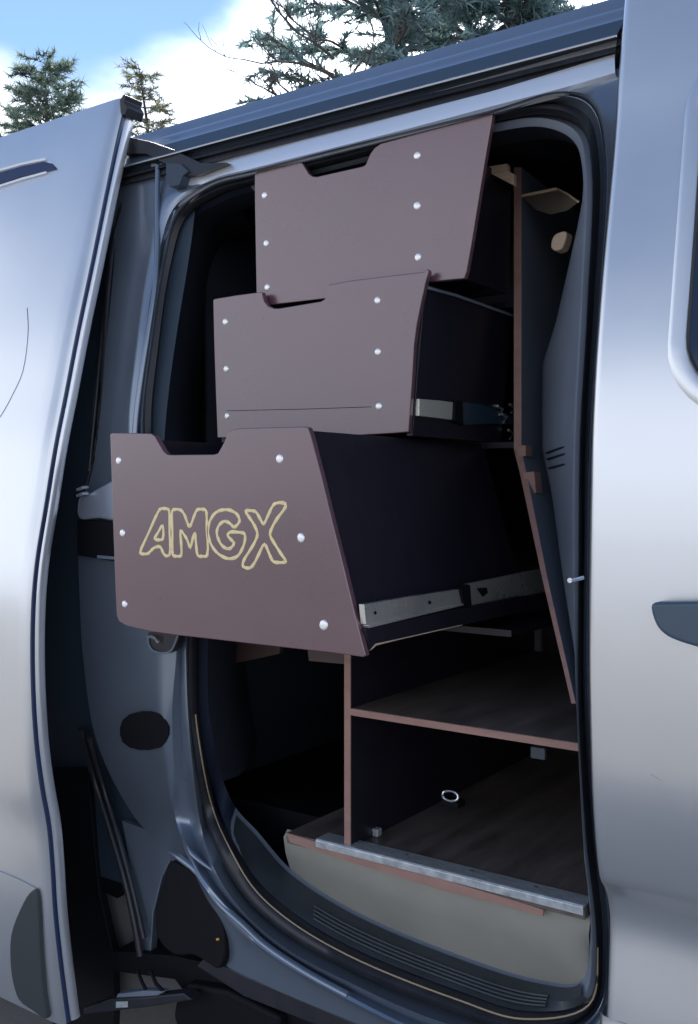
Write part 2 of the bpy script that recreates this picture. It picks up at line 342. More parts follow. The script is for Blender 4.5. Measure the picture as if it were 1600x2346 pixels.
# tie-down rings
def ring(name, c, s, ang=0):
    pts = [c + Vector((s * math.cos(a) * (1.25), s * .2 * math.sin(a) , s * .62 * math.sin(a))) for a in [2 * math.pi * k / 14 for k in range(14)]]
    o = tube(name, pts + [pts[0]], .0022, MCHR, van, 6); return o
ring('tie_down_ring', PY(1032, 1824, .30), .014)
box('tie_down_plate', tuple(PY(1010, 1840, .30) + Vector((0, 0, -.006))), tuple(PY(1050, 1840, .30) + Vector((0, .03, 0))), MBLK, van, .002)
c = PZ(850, 1915, ZF)
box('floor_bracket', (c.x - .016, c.y - .004, ZF + .001), (c.x + .018, c.y + .012, ZF + .016), MALU, van, .002)
tube('bracket_bolt', [c + Vector((.002, -.006, .006)), c + Vector((.002, -.002, .006))], .0055, MBLK, van, 10)
c = PY(1232, 1722, .52)
box('rear_floor_bracket', (c.x - .016, c.y, c.z - .016), (c.x + .016, c.y + .01, c.z + .008), MTRIM, van, .002)

# ---- roof, gutter and sliding rail above the opening
def strip(name, sec, x0, x1, m, bevel=0, sharp=35):
    pts = [[Vector((x0, y, z)) for y, z in sec], [Vector((x1, y, z)) for y, z in sec]]
    # subdivide in x with a faint bow
    N_ = 14; loops = []
    for k in range(N_ + 1):
        x = lerp(x0, x1, k / N_); loops.append([Vector((x, y, z + .010 * math.sin(math.pi * min(max((x + 3.4) / 3.9, 0), 1)) - .010)) for y, z in sec])
    return loft(name, loops, m, van, closed=False, sharp=sharp, bevel=bevel)
def zz(py, Y, px=800): return PY(px, py, Y).z
XR = PY(1424, 30, .17).x
roofsec = [(.92, 2.205), (.60, 2.190), (.40, 2.155), (.28, zz(166, .235) + .012), (.242, zz(166, .235)), (.233, zz(169, .233)), (.228, zz(176, .228)), (.225, zz(183, .225)), (.222, zz(190, .222)), (.210, zz(193, .210)), (.205, zz(196, .205)), (.203, zz(203, .203)), (.200, zz(209, .200)), (.192, zz(214, .192))]
strip('roof_edge', roofsec, -3.4, XR, MJ, sharp=30)
strip('roof_gutter', [(.192, zz(214, .192)), (.178, zz(222, .178)), (.162, zz(233, .162)), (.150, zz(240, .150)), (.150, zz(245, .150)), (.160, zz(249, .160)), (.172, zz(250, .172)), (.172, zz(262, .172))], -3.4, XR, MJ2, sharp=30)  # dark colour stands in for shade on the down-facing gutter
tube('gutter_highlight_lip', [Vector((x_, .1495, zz(243, .150) + .010 * math.sin(math.pi * min(max((x_ + 3.4) / 3.9, 0), 1)) - .010)) for x_ in [lerp(-3.4, XR, k / 16) for k in range(17)]], .0018, MP, van, 6)  # bright tube drawn as the highlight line along the lip
strip('sliding_rail', [(.172, zz(262, .172)), (.158, zz(264, .158)), (.154, zz(272, .154)), (.163, zz(275, .163)), (.160, zz(290, .160)), (.170, zz(294, .170))], -3.4, PY(1411, 100, .16).x, MRUB, sharp=30)
# header flange below the rail, sky reflection put into its paler paint
lo_h = [PY(px, py, .166) for px, py in [(395, 398), (480, 378), (582, 348), (700, 314), (850, 274), (1000, 230), (1130, 194), (1290, 148), (1411, 114)]]
hi_h = lo_h
hd = [PY(px, py, .158) for px, py in [(405, 470), (482, 415), (582, 388), (700, 358), (850, 320), (1000, 281), (1130, 246), (1290, 205), (1411, 170)]]
lo_c = catmull(lo_h, 5); hd_c = catmull(hd, 5)
loft('header_flange', [[p + Vector((0, .01, .03)) for p in lo_c], lo_c, [lerp(a, b, .35) + Vector((0, -.004, 0)) for a, b in zip(lo_c, hd_c)], [b + Vector((0, -.002, .002)) for b in hd_c], [b + Vector((0, .012, -.006)) for b in hd_c]], mat('sky bright flange paint', (.80, .82, .85), .30, .6, .9), van, closed=False, sharp=50)
# other side of the van and roof skin, ends
roof = []
for k in range(9):
    y = .88 + k * .105; roof.append((y, 2.205 - .10 * ((k / 8) ** 3)))
roof += [(1.80, 2.0), (1.88, 1.5), (1.90, 1.1), (1.86, .7), (1.84, .30)]
strip('far_side_and_roof', roof, -3.4, .6, MP, sharp=40)
panel('tail_panel', [(-3.4, .08, .3), (-3.4, 1.84, .3), (-3.4, 1.80, 2.05), (-3.4, .9, 2.2), (-3.4, .22, 2.08)], MP)

# ---- rear quarter behind the slid-back door
zs = [.42 + k * (2.0 - .42) / 26 for k in range(27)]
def quarter_edge(z):                                            # x of its right end: behind the pillar face
    return -1.50 if z > 1.05 else -1.50 + .10 * (1.05 - z)
loft('rear_quarter_panel', [[Vector((x, F(z) + .085, z)) for z in zs] for x in (-3.4, -2.6, -2.0, -1.72, -1.6, -1.48)], MJ2, van, closed=False)  # shade between open door and body put into this darker paint
box('wheel_housing', (-3.2, .16, .10), (-1.95, .42, .75), MBLK, van, .03)

# ---- C pillar details: weather strips, rib, black plug, latch, recess
def tpath(pts, off, n=6): return catmull([PS(a, b, off) for a, b in pts], n)
tube('weather_strip', tpath([(283,470),(262,560),(247,700),(238,900),(222,1050),(205,1120)], .060), .009, MRUB, van, 8)
tube('weather_strip', tpath([(262,480),(240,700),(222,900),(205,1080)], .065), .006, MRUB, van, 8)
tube('weather_strip', tpath([(186,1670),(215,1780),(252,1900),(285,2010),(308,2110),(322,2190)], .045), .008, MRUB, van, 8)
tube('weather_strip', tpath([(205,1690),(236,1800),(275,1930),(305,2040),(330,2150)], .042), .006, MRUB, van, 8)
tube('pillar_rib', tpath([(362,380),(360,470),(361,560),(356,650),(340,760),(326,850),(312,960),(308,1030)], .040), .006, MJ, van, 8)
def disc(name, cx, cy, rx, ry, off, m, thick=.004, parent=van, k=20, sq=1.0, bevel=.001):
    pts = []
    for i in range(k):
        a = 2 * math.pi * (i + .5) / k; u, v = math.cos(a), math.sin(a)
        e = 1 / max(abs(u) ** (2 * sq) + abs(v) ** (2 * sq), 1e-6) ** (1 / (2 * sq))
        pts.append(PS(cx + rx * u * e, cy + ry * v * e, off))
    return extrude(name, pts, (0, thick, 0), m, parent, bevel)
disc('black_plug', 330, 1675, 56, 44, .040, MBLK, .01, k=8 if False else 16, sq=1.25)
rec = extrude('pillar_recess', [PS(a, b, .030) for a, b in [(176,1190),(272,1196),(272,1288),(176,1272)]], (0, .006, 0), MBLK, van, .002)
extrude('recess_lip', [PS(a, b, .026) for a, b in [(222,1272),(268,1276),(268,1283),(222,1279)]], (0, .006, 0), MTRIM, van, .001)
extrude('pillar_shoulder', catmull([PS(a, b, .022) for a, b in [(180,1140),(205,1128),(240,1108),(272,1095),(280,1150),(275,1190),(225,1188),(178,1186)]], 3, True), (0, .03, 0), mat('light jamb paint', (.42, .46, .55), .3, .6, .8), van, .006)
for dy in (0, 14):
    tube('striker_prong', [PS(178, 1122 + dy, .01), PS(190, 1117 + dy, .006), PS(200, 1116 + dy, .02)], .0035, MCHR, van, 8)
# latch under the drawer corner
lat = extrude('latch_pocket', catmull([PS(a, b, .030) for a, b in [(338,1450),(408,1453),(405,1475),(392,1494),(365,1497),(346,1485)]], 3, True), (0, .02, 0), MRUB, van, .003)
tube('latch_rim', catmull([PS(a, b, .028) for a, b in [(340,1455),(341,1475),(350,1490),(372,1496),(392,1491),(402,1472),(408,1455)]], 4), .0022, MTRIM, van, 6)
tube('latch_rod', [PS(343,1458,.024), PS(356,1462,.02), PS(362,1472,.024)], .003, MCHR, van, 6)
# shoulder over the roller bracket and the bracket itself
tube('shoulder_ridge', tpath([(384,1952),(400,1958),(425,1975),(452,1998),(500,2066),(560,2122),(606,2165),(700,2228),(798,2282)], -.002), .0075, MJ, van, 8, [.001 + .0065 * min(1, k / 9) for k in range(49)])
tube('shoulder_ridge', tpath([(428,1935),(440,1955),(462,1975),(498,2002)], .012), .006, MJ, van, 8, [.001 + .006 * math.sin(math.pi * k / 18) for k in range(19)])
extrude('roller_cover', catmull([PS(a, b, .002) for a, b in [(388,1975),(440,2000),(480,2060),(505,2110),(513,2150),(513,2200),(500,2222),(470,2205),(440,2190),(400,2190),(360,2150),(356,2080),(375,2010)]], 3, True), (0, .05, 0), MBLK, van, .006)
disc('amber_reflector', 498, 2153, 4, 3, -.002, mat('amber plastic', (.8, .4, .05), .3), .003, k=8)
# lower track and roller arm at the foot of the opening
def bar(name, pts, off, d, m, bevel=.003): return extrude(name, [PS(a, b, off) for a, b in pts], (0, d, 0), m, van, bevel)
bar('lower_track', [(255,2180),(300,2182),(400,2190),(505,2215),(660,2290),(900,2385),(900,2450),(560,2330),(430,2285),(400,2245),(300,2232),(262,2226)], .045, .20, MBLK)
bar('lower_track_lip', [(470,2192),(560,2236),(800,2338),(1000,2418),(1000,2450),(780,2372),(560,2285),(450,2215)], .018, .02, MRUB)
bar('roller_arm', [(250,2290),(330,2286),(420,2276),(440,2292),(330,2310),(190,2325),(190,2312)], -.02, .03, MRUB)
bar('roller_arm', [(268,2278),(330,2270),(378,2272),(360,2284),(300,2286),(265,2288)], -.015, .02, MTRIM)
bar('roller_arm_tag', [(265,2296),(292,2295),(292,2309),(265,2310)], -.024, .003, MALU, .001)
tube('cable', [PS(316, 2225, 0), PS(325, 2250, -.01), PS(338, 2275, -.01)], .004, MBLK, van, 8)
tube('cable', [PS(345, 2225, 0), PS(358, 2255, -.01), PS(392, 2290, -.01)], .004, MBLK, van, 8)
bar('roller_bracket', [(405,2275),(430,2255),(520,2270),(640,2330),(640,2400),(420,2400),(395,2330)], .02, .06, MBLK, .01)
bar('cavity_shield', [(120,1760),(200,1760),(218,1960),(228,2050),(258,2180),(262,2300),(260,2360),(120,2360)], .075, .02, MBLK)
bar('lit_ground_panel', [(190,1900),(330,2040),(420,2200),(420,2300),(240,2300),(200,2180)], .13, .01, mat('lit ground grey', (.20, .195, .185), .6))  # added panel standing in for lit pavement beyond the gap
bar('cavity_brace', [(262,1900),(300,2010),(268,2060),(226,2040),(200,1900)], .085, .02, MBLK)
extrude('pillar_foot', [PS(a, b, .060) for a, b in [(278,1880),(330,1900),(396,1962),(372,2010),(352,2090),(345,2185),(325,2180),(306,2030)]], (0, .02, 0), MJ, van, .003)
extrude('pillar_top', catmull([PS(a, b, .056) for a, b in [(258,470),(262,400),(272,362),(300,352),(345,356),(385,372),(412,404),(405,460),(370,560),(300,600)]], 3, True), (0, .02, 0), MJ, van, .003)
# upper roller arm in the corner, and its carriage
extrude('upper_roller_arm', [PS(a, b, .030) for a, b in [(280,312),(300,314),(345,324),(400,343),(460,372),(520,372),(455,398),(425,402),(385,378),(335,352),(275,350)]], (0, .035, 0), MRUB, van, .0015)
extrude('roller_carriage', [PS(a, b, .024) for a, b in [(380,372),(414,374),(432,392),(418,402),(410,424),(388,428),(380,412)]], (0, .03, 0), MJ2, van, .0015)
for q in (352, 372):
    extrude('carriage_tab', [PS(a, b, .045) for a, b in [(q - 7, 374), (q + 6, 373), (q + 6, 395), (q - 6, 396)]], (0, .01, 0), mat('pale jamb tab', (.45, .50, .55), .4, .4), van, .002)

# ---- sliding door slid back to the left
sd_tr = [(279,222),(262,290),(238,400),(197,600),(163,760),(136,900),(112,1020),(91,1150),(68,1290),(59,1400),(58,1550),(66,1700),(80,1810),(96,1900),(104,1990),(111,2100),(124,2220),(141,2346),(142,2352)]
edge = catmull([PX(a, b, XD) for a, b in sd_tr], 4)
cross_out = [(-1.6, .0), (-1.1, .0), (-.7, .0), (-.45, .0), (-.30, .0), (-.20, .0), (-.12, 0), (-.06, 0), (-.025, 0), (-.010, .0015), (-.003, .006), (0, .012)]
rows_ = [[e + Vector((dx, dy + (.012 * (abs(dx) / 1.0) ** 2), 0)) for e in edge] for dx, dy in cross_out]
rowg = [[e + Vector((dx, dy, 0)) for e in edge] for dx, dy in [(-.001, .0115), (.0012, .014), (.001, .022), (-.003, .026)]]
rowe = [[e + Vector((dx, dy, 0)) for e in edge] for dx, dy in [(-.003, .024), (.0005, .028), (.002, .036), (.0005, .047), (-.006, .052), (-.02, .054), (-.022, .062), (-.05, .066), (-1.6, .075)]]
sdoor = loft('sliding_door', rows_, MP, van, closed=False, sharp=60)
loft('door_edge', rowe, mat('cloud bright edge paint', (.78, .80, .84), .26, .55, 1), sdoor, closed=False, sharp=60)  # paler than the skin, cloud reflection painted into the edge
loft('edge_sky_band', rowg, mat('navy sky reflection', (.03, .05, .12), .35, 0, .3), sdoor, closed=False, sharp=60)  # navy band painted as the dark sky reflection on the rounded edge
capb = mesh('door_underside', [rows_[0][-1], rows_[-1][-1], rowe[-2][-1], rowe[-1][-1]], [[3, 2, 1, 0]], MRUB, sdoor)
mesh('door_top', [rows_[0][0], rows_[-1][0], rowe[-2][0], rowe[-1][0]], [[0, 1, 2, 3]], MRUB, sdoor)
def on_door(px, py, out=.004):
    """the point of the door skin on a sight line"""
    x = XD - .1
    for _ in range(12):
        p0 = PY(px, py, -.1)
        # profile of the door at height z
        y = None; z = p0.z
        for _ in range(10):
            y = door_y(z, x); p = PY(px, py, y - out); z = p.z; x = p.x
    return p
def door_y(z, x):
    for a, b in zip(edge, edge[1:]):
        if b.z <= z <= a.z:
            t = (z - a.z) / (b.z - a.z); y = lerp(a.y, b.y, t); break
    else: y = edge[0].y if z > edge[0].z else edge[-1].y
    return y + .012 * (abs(x - XD)) ** 2
w1 = [(-140,442),(-60,415),(0,394),(50,380),(100,370),(118,374),(128,386),(108,391),(50,404),(0,421),(-60,444),(-140,474)]
extrude('window_seal', [on_door(a, b) for a, b in w1], (0, .005, 0), mat('navy window seal', (.02, .035, .10), .5, 0, 0, .05, .3), sdoor, .0015)
tube('seal_highlight', [on_door(a, b, .006) for a, b in [(-140,436),(-60,410),(0,389),(50,375),(102,364)]], .0034, MRIV, sdoor, 6)  # white tubes painted in as highlights along the seal
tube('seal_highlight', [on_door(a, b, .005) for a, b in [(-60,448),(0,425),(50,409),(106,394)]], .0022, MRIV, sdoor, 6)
tube('patch_outline', catmull([on_door(a, b, .0005) for a, b in [(62,705),(64,760),(52,850),(28,905),(3,950),(-60,1040)]], 4), .0006, MJ, sdoor, 5)  # thin line round the edge of a pale patch on the skin
tube('swage_line', catmull([on_door(a, b, .0005) for a, b in [(-80,1962),(0,1996),(45,2015),(85,2036)]], 4), .0014, MJ, sdoor, 5)
extrude('lower_moulding', catmull([on_door(a, b, .010) for a, b in [(22,2200),(24,2142),(44,2085),(66,2046),(80,2040),(86,2070),(92,2180),(100,2280),(106,2336),(75,2318),(42,2292),(28,2250)]], 3, True), (0, .014, 0), mat('moulding plastic', (.045, .055, .058), .55, bump=(260, .3, .0008)), sdoor, .004)
cp = edge[0]
extrude('edge_cap', [cp + Vector(v) for v in [(-.004, -.004, -.006), (.008, -.003, .004), (.014, 0, .001), (.008, 0, -.010), (.018, 0, -.024), (.008, 0, -.042), (-.002, -.003, -.034)]], (0, .05, 0), MRUB, sdoor, .003)

# ---- front door: skin, edge, handle, window
zr = [p[0] for p in PROF]
zs = []
for a, b in zip(zr, zr[1:]):
    for k in range(3): zs.append(a + (b - a) * k / 3)
zs.append(zr[-1]); zs = [.5035, .512] + [z for z in zs if z > .525]
def edge_x(z): return XE
cols = [(0, .030), (0, .012), (.0015, .005), (.006, .0012), (.013, 0), (.05, 0), (.09, -.0), (.13, -.001), (.18, -.002), (.26, -.003), (.4, -.004), (.7, -.002), (1.1, .01)]
loops = [[Vector((XE + dx, F(z) + dy, z)) for z in zs] for dx, dy in cols]
fdoor = loft('front_door', loops, MP, van, closed=False, sharp=60)
zsill = [.50, .46, .40, .34, .28]
loft('front_sill', [[Vector((XE + dx, F(z) + dy + (.012 if z > .48 else 0), z)) for z in (.4965, .485, .44, .38, .32, .26)] for dx, dy in [(-.018, .05), (-.016, .012), (-.008, .004), (.02, 0), (.3, 0), (1.1, 0)]], MP, van, closed=False, sharp=50)
# pillar seam seal: thin dark strip beside the door edge
loft('front_door_seal', [[Vector((XE + dx, F(z) + dy, z)) for z in zs if z < 2.02] for dx, dy in [(.0, .012), (-.006, .022), (-.009, .034), (-.004, .050)]], MRUB, van, closed=False)
hp = [(1491,1392),(1494,1384),(1504,1380),(1540,1379),(1640,1378),(1700,1380),(1750,1392),(1765,1420),(1750,1455),(1700,1490),(1640,1496),(1600,1484),(1560,1472),(1528,1458),(1508,1440),(1497,1418)]
hb = catmull([PY(a, b, -.040) for a, b in hp], 3, True)
hd_ = extrude('handle', hb, (0, .026, 0), MHAND, fdoor, .007)
hd_.modifiers['b'].segments = 4
extrude('handle_neck', [PY(a, b, -.02) for a, b in [(1560,1392),(1740,1392),(1740,1465),(1620,1465)]], (0, .03, 0), MBLK, fdoor, .003)
# front door window
def rr(x0, x1, z0, z1, r, k=8):
    out = []
    for cx, cz, a0 in ((x1 - r, z1 - r, 0), (x0 + r, z1 - r, 90), (x0 + r, z0 + r, 180), (x1 - r, z0 + r, 270)):
        out += [(cx + r * math.cos(R(a0 + 90 * i / k)), cz + r * math.sin(R(a0 + 90 * i / k))) for i in range(k + 1)]
    return out
wx = PS(1545, 600, 0).x; wz0 = PS(1600, 940, 0).z; wz1 = PS(1600, 130, 0).z
def onf(l, off): return [Vector((x, F(z) + off, z)) for x, z in l]
W0 = rr(wx, .35, wz0 - .012, wz1 + .02, .105); W1 = rr(wx + .008, .342, wz0 - .004, wz1 + .012, .10); W2 = rr(wx + .024, .326, wz0 + .012, wz1 - .004, .09); W3 = rr(wx + .030, .32, wz0 + .018, wz1 - .010, .085)
loft('window_frame', [onf(W0, -.003), onf(W1, -.008), onf(W2, -.002), onf(W2, .001)], MP, fdoor, sharp=60)
loft('window_seal', [onf(W2, -.003), onf([((a + c) / 2, (b + d) / 2) for (a, b), (c, d) in zip(W2, W3)], -.010), onf(W3, -.006)], MRUB, fdoor, sharp=60)
gl = [Vector((x, F(z) - .0055, z)) for x, z in W3]
mesh('window_glass', gl, [list(range(len(gl)))], MGLASS, fdoor)
tube('paint_scratch', [PS(1493, 1775, .0), PS(1540, 1803, -.0002)], .0004, MCHR, fdoor, 4)
# tiny clip on the pillar edge
disc('pillar_clip', 1306, 1330, 7, 7, .02, MCHR, .01, k=8)
tube('pillar_clip_pin', [PS(1312,1330,.02), PS(1340,1323,.02)], .003, MCHR, van, 6)
# wheels standing on the ground
def wheel(x):
    o = thing_part = None
    vs, fs = [], []; prof = [(.20, .10), (.30, .09), (.33, .12), (.34, .17), (.34, .25), (.33, .30), (.20, .31)]; k = 40
    for r_, y in prof:
        for i in range(k):
            a = 2 * math.pi * i / k; vs.append((x + r_ * math.cos(a), y + .04, .34 + r_ * math.sin(a)))
    for a in range(len(prof) - 1):
        for i in range(k):
            j = (i + 1) % k; fs.append([a * k + i, a * k + j, (a + 1) * k + j, (a + 1) * k + i])
    t = mesh('wheel', vs, fs, MTYRE, van)
    vs2 = [(x + .2 * math.cos(2 * math.pi * i / k), .15, .34 + .2 * math.sin(2 * math.pi * i / k)) for i in range(k)] + [(x, .17, .34)]
    mesh('rim', vs2, [[i, (i + 1) % k, k] for i in range(k)], MALU, t)
wheel(-2.55); wheel(.75)

# ================================================================== SHELVING UNIT
unit = thing('shelving_unit', 'brown plywood shelving unit built into the van behind the drawers', 'shelving unit')
Yb = 1.0
# divider under the drawers
dz0, dz1 = ZF, 1.045
DY = YF + .006
dx0, dx1 = PY(790, 1700, DY).x, PY(805, 1700, DY).x
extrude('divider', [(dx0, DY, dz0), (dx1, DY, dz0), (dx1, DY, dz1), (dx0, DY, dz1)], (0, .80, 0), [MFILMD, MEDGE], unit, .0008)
box('divider_edge', (dx0 + .0005, DY - .002, dz0 + .006), (dx1 - .0005, DY + .0005, dz1), MEDGE, unit)
# lower shelf right of it
s0, s1 = PY(803, 1622, DY), PY(1328, 1705, DY)
sz = s0.z
extrude('shelf', [(s0.x, DY, sz), (s1.x, DY, sz), (s1.x, DY, sz - .013), (s0.x, DY, sz - .013)], (0, .79, 0), [MFLOOR], unit, .0008)
box('shelf_edge', (s0.x, DY - .0025, sz - .0128), (s1.x, DY + .0005, sz - .0006), MEDGE, unit)
# leaning side board and upright post on the right
u = [PY(*p) for p in U_PTS]
v = [PY(*p) for p in V_PTS]
def slab(name, a, b, d, m, parent, side=1):
    n_ = len(a); d = Vector(d)
    vs = a + b + [p + d for p in a] + [p + d for p in b]; fs = []; fm = []
    for i in range(n_ - 1):
        fs += [[i, i + 1, n_ + i + 1, n_ + i], [2*n_ + i, 3*n_ + i, 3*n_ + i + 1, 2*n_ + i + 1], [n_ + i, n_ + i + 1, 3*n_ + i + 1, 3*n_ + i], [i + 1, i, 2*n_ + i, 2*n_ + i + 1]]; fm += [1, 0, 0, 0]
    fs += [[0, n_, 3*n_, 2*n_], [n_ - 1, 3*n_ - 1, 4*n_ - 1, 2*n_ - 1]]; fm += [1, 0]
    return mesh(name, vs, fs, m, parent, 30, 0, fm)
slab('side_panel', [Vector(p) for p in u], [Vector(p) for p in v], (-.04, .50, 0), [MTRIM, MEDGE], unit)
# packers on the side panel where its lean begins
for pts, yy in (([(1183,1020),(1205,1020),(1205,1045),(1185,1047)], .43), ([(1197,1082),(1224,1080),(1229,1130),(1212,1134),(1206,1120)], .39)):
    extrude('packer', [PY(a, b, yy) for a, b in pts], (0, .03, 0), MEDGE, unit, .001)
# left upper side panel, top board and back
e0 = PY(396, 716, .42); e1 = PY(372, 1010, .42)
extrude('side_panel', [e0, PY(500, 742, .42), PY(500, 1060, .42), e1], (0, .012, 0), mat('dim film plywood', (.06, .045, .045), .5), unit, .001)
tz = PY(1165, 385, .46).z
extrude('top_board', [(-1.42, .46, tz), (-.868, .46, tz), (-.868, .46, tz + .012), (-1.42, .46, tz + .012)], (0, .5, 0), [MFILMD, MEDGE], unit, .0008)
extrude('top_cleat', [PY(a, b, .33) for a, b in [(1100,384),(1162,374),(1165,392),(1178,398),(1178,425)]], (0, .012, 0), MEDGEL, unit, .001)
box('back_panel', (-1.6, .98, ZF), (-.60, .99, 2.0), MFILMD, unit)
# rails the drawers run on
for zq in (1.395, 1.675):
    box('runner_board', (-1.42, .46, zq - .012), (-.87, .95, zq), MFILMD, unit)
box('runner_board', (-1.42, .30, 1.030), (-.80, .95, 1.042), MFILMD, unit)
extrude('cross_brace', [PY(a, b, .25) for a, b in [(505,1460),(645,1462),(640,1498),(520,1524)]], (0, .012, 0), mat('brace film plywood', (.07, .04, .035), .5), unit)
extrude('cross_brace', [PY(a, b, .22) for a, b in [(705,1488),(792,1496),(792,1522),(708,1514)]], (0, .012, 0), mat('brace film plywood', (.08, .045, .04), .5), unit)
# side ledge right of the post
lt = .6
ld = [PY(a, b, .50) for a, b in [(1196,446)]]
z_l = PY(1196, 446, .46).z
sh = [PZ(px, py, z_l) for px, py in [(1196,446),(1278,431),(1325,462),(1330,500),(1200,520)]]
P1 = PY(1196, 446, .44); P2 = PY(1280, 431, .56)
ledge = thing('corner_ledge', 'small pale edged plywood ledge right of the upright board near the top corner', 'shelf')
q = [P1, PY(1278, 430, .44), PY(1324, 460, .30), PY(1300, 482, .32), PY(1240, 492, .36), PY(1205, 465, .42)]
def flat(P, z): return [Vector((p.x, p.y, z)) for p in P]
und = [(1196,449),(1278,434),(1326,462),(1300,482),(1262,491),(1228,480)]
vs = [PY(a, b, yy) for (a, b), yy in zip(und, (.44, .44, .30, .36, .40, .43))]
extrude('ledge_board', vs, (0, .01, .004), mat('olive film plywood', (.13, .11, .085), .5), ledge)
extrude('ledge_edge', [PY(1196,445,.436), PY(1275,429,.436), PY(1278,435,.436), PY(1196,451,.436)], (0, .006, 0), MEDGEL, ledge)
tube('ledge_rim', [PY(1278,432,.434), PY(1302,445,.36), PY(1325,462,.297)], .0018, MEDGEL, ledge, 6)
br = thing('pale_bracket', 'small pale rounded bracket below the corner ledge inside the opening', 'bracket')
extrude('bracket_face', catmull([PY(a, b, .34) for a, b in [(1268,540),(1282,531),(1298,530),(1294,556),(1286,570),(1272,574),(1262,566)]], 3, True), (0, .03, 0), MEDGEL, br, .006)

# ================================================================== DRAWERS
def screws(front, pts, Y):
    me = None
    for (px, py, r) in pts:
        c = PY(px, py, Y)
        if me is None:
            vs = []; k = 12
            for rr_, h in ((.0068, 0), (.0062, .0012), (.0044, .0019)):
                vs += [(rr_ * math.cos(2 * math.pi * i / k), -h, rr_ * math.sin(2 * math.pi * i / k)) for i in range(k)]
            vs.append((0, -.0021, 0)); fs = []
            for a in range(2):
                for i in range(k):
                    j = (i + 1) % k; fs.append([a * k + i, (a + 1) * k + i, (a + 1) * k + j, a * k + j])
            for i in range(k): fs.append([2 * k + i, 3 * k, 2 * k + (i + 1) % k])
            me = bpy.data.meshes.new('rivet'); me.from_pydata(vs, [], [f[::-1] for f in fs]); me.polygons.foreach_set('use_smooth', [True] * len(me.polygons)); me.materials.append(MRIV)
        o = bpy.data.objects.new('rivet', me); COL.objects.link(o); o.location = c; o.parent = front
        o.rotation_euler = (0, random.random() * 3, 0); o.scale = (r * random.uniform(.92, 1.08), 1, r * random.uniform(.92, 1.08))
def drawer(label, front_px, Y, top_z, bot_z, xl, xr_top, xr_bot, depth, rivets, th=.012):
    d = thing('plywood_drawer', label, 'drawer', group='brown plywood drawers stepped one above another')
    pts = [PY(a, b, Y) for a, b in front_px]
    fr = extrude('front_panel', pts, (0, th, 0), MFILM, d, .0018)
    fr.modifiers['b'].segments = 3
    screws(fr, rivets, Y)
    y0, y1 = Y + th + .0005, Y + depth
    # box boards behind the front
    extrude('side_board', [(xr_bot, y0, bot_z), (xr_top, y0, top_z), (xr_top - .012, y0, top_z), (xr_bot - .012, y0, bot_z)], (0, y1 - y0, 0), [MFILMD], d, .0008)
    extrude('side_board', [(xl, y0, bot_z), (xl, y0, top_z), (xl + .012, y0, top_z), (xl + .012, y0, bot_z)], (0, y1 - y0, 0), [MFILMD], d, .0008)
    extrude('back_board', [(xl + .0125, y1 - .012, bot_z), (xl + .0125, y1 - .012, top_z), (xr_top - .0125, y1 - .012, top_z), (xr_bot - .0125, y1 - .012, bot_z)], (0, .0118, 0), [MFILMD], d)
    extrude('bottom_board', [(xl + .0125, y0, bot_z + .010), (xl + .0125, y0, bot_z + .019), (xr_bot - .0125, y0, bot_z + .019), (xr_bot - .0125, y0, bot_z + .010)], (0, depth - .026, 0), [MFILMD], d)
    return d, fr
d1px = [(252,995),(256,992),(300,992),(346,993),(355,999),(374,1032),(382,1040),(390,1042),(490,1041),(500,1038),(514,1012),(521,994),(532,985),(548,981),(620,979),(698,977),(706,979),(712,996),
        (735,1085),(760,1190),(790,1310),(815,1415),(832,1480),(838,1503),(832,1506),(760,1496),(600,1478),(480,1464),(400,1455),(345,1447),(290,1434),(273,1424),(267,1410),(262,1300),(257,1150)]
d1, f1 = drawer('lowest and widest brown drawer pulled out furthest, with cream AMGX lettering', d1px, -.13, 1.392, 1.075, -1.375, -.947, -.850, .60,
                [(272,1055,1),(281,1221,1),(286,1384,1),(641,1051,1.15),(690,1232,1.1),(742,1432,1.15)])
d2px = [(488,687),(492,684),(540,676),(600,668),(606,690),(615,701),(628,706),(640,706),(735,690),(744,685),(748,672),(752,652),(800,643),(880,633),(940,626),(972,622),(976,617),(981,616),(983,622),(976,645),(966,690),(955,745),(949,790),(945,860),(941,920),(936,990),(900,993),(760,1001),(600,1003),(498,1003),(494,900),(490,780)]
d2, f2 = drawer('middle brown drawer between the lettered drawer and the topmost one', d2px, .14, 1.66, 1.395, -1.375, -.896, -.922, .36,
                [(516,737,1),(518,845,1),(520,953,1),(865,688,1),(866,806,1),(868,931,1.1)])
d3px = [(583,397),(586,394),(640,381),(688,370),(694,374),(708,397),(716,403),(726,404),(832,380),(838,376),(848,352),(858,338),(872,328),(960,304),(1060,277),(1122,260),(1129,260),(1128,270),(1116,340),(1098,450),(1082,550),(1070,620),(1064,638),(1030,641),(980,646),(860,665),(745,684),(615,699),(588,703),(586,600),(584,480)]
d3, f3 = drawer('topmost grey brown drawer with a handle notch, just under the door header', d3px, .162, 1.900, 1.680, -1.300, -.858, -.862, .25,
                [(606,447,1),(610,557,1),(612,658,1),(956,356,1),(956,471,1.05),(958,589,1)])
# faint seam across the middle drawer front
tube('front_seam', [PY(520, 941, .1398), PY(700, 937, .1398), PY(850, 932, .1398)], .0006, MFILMD, f2, 4)
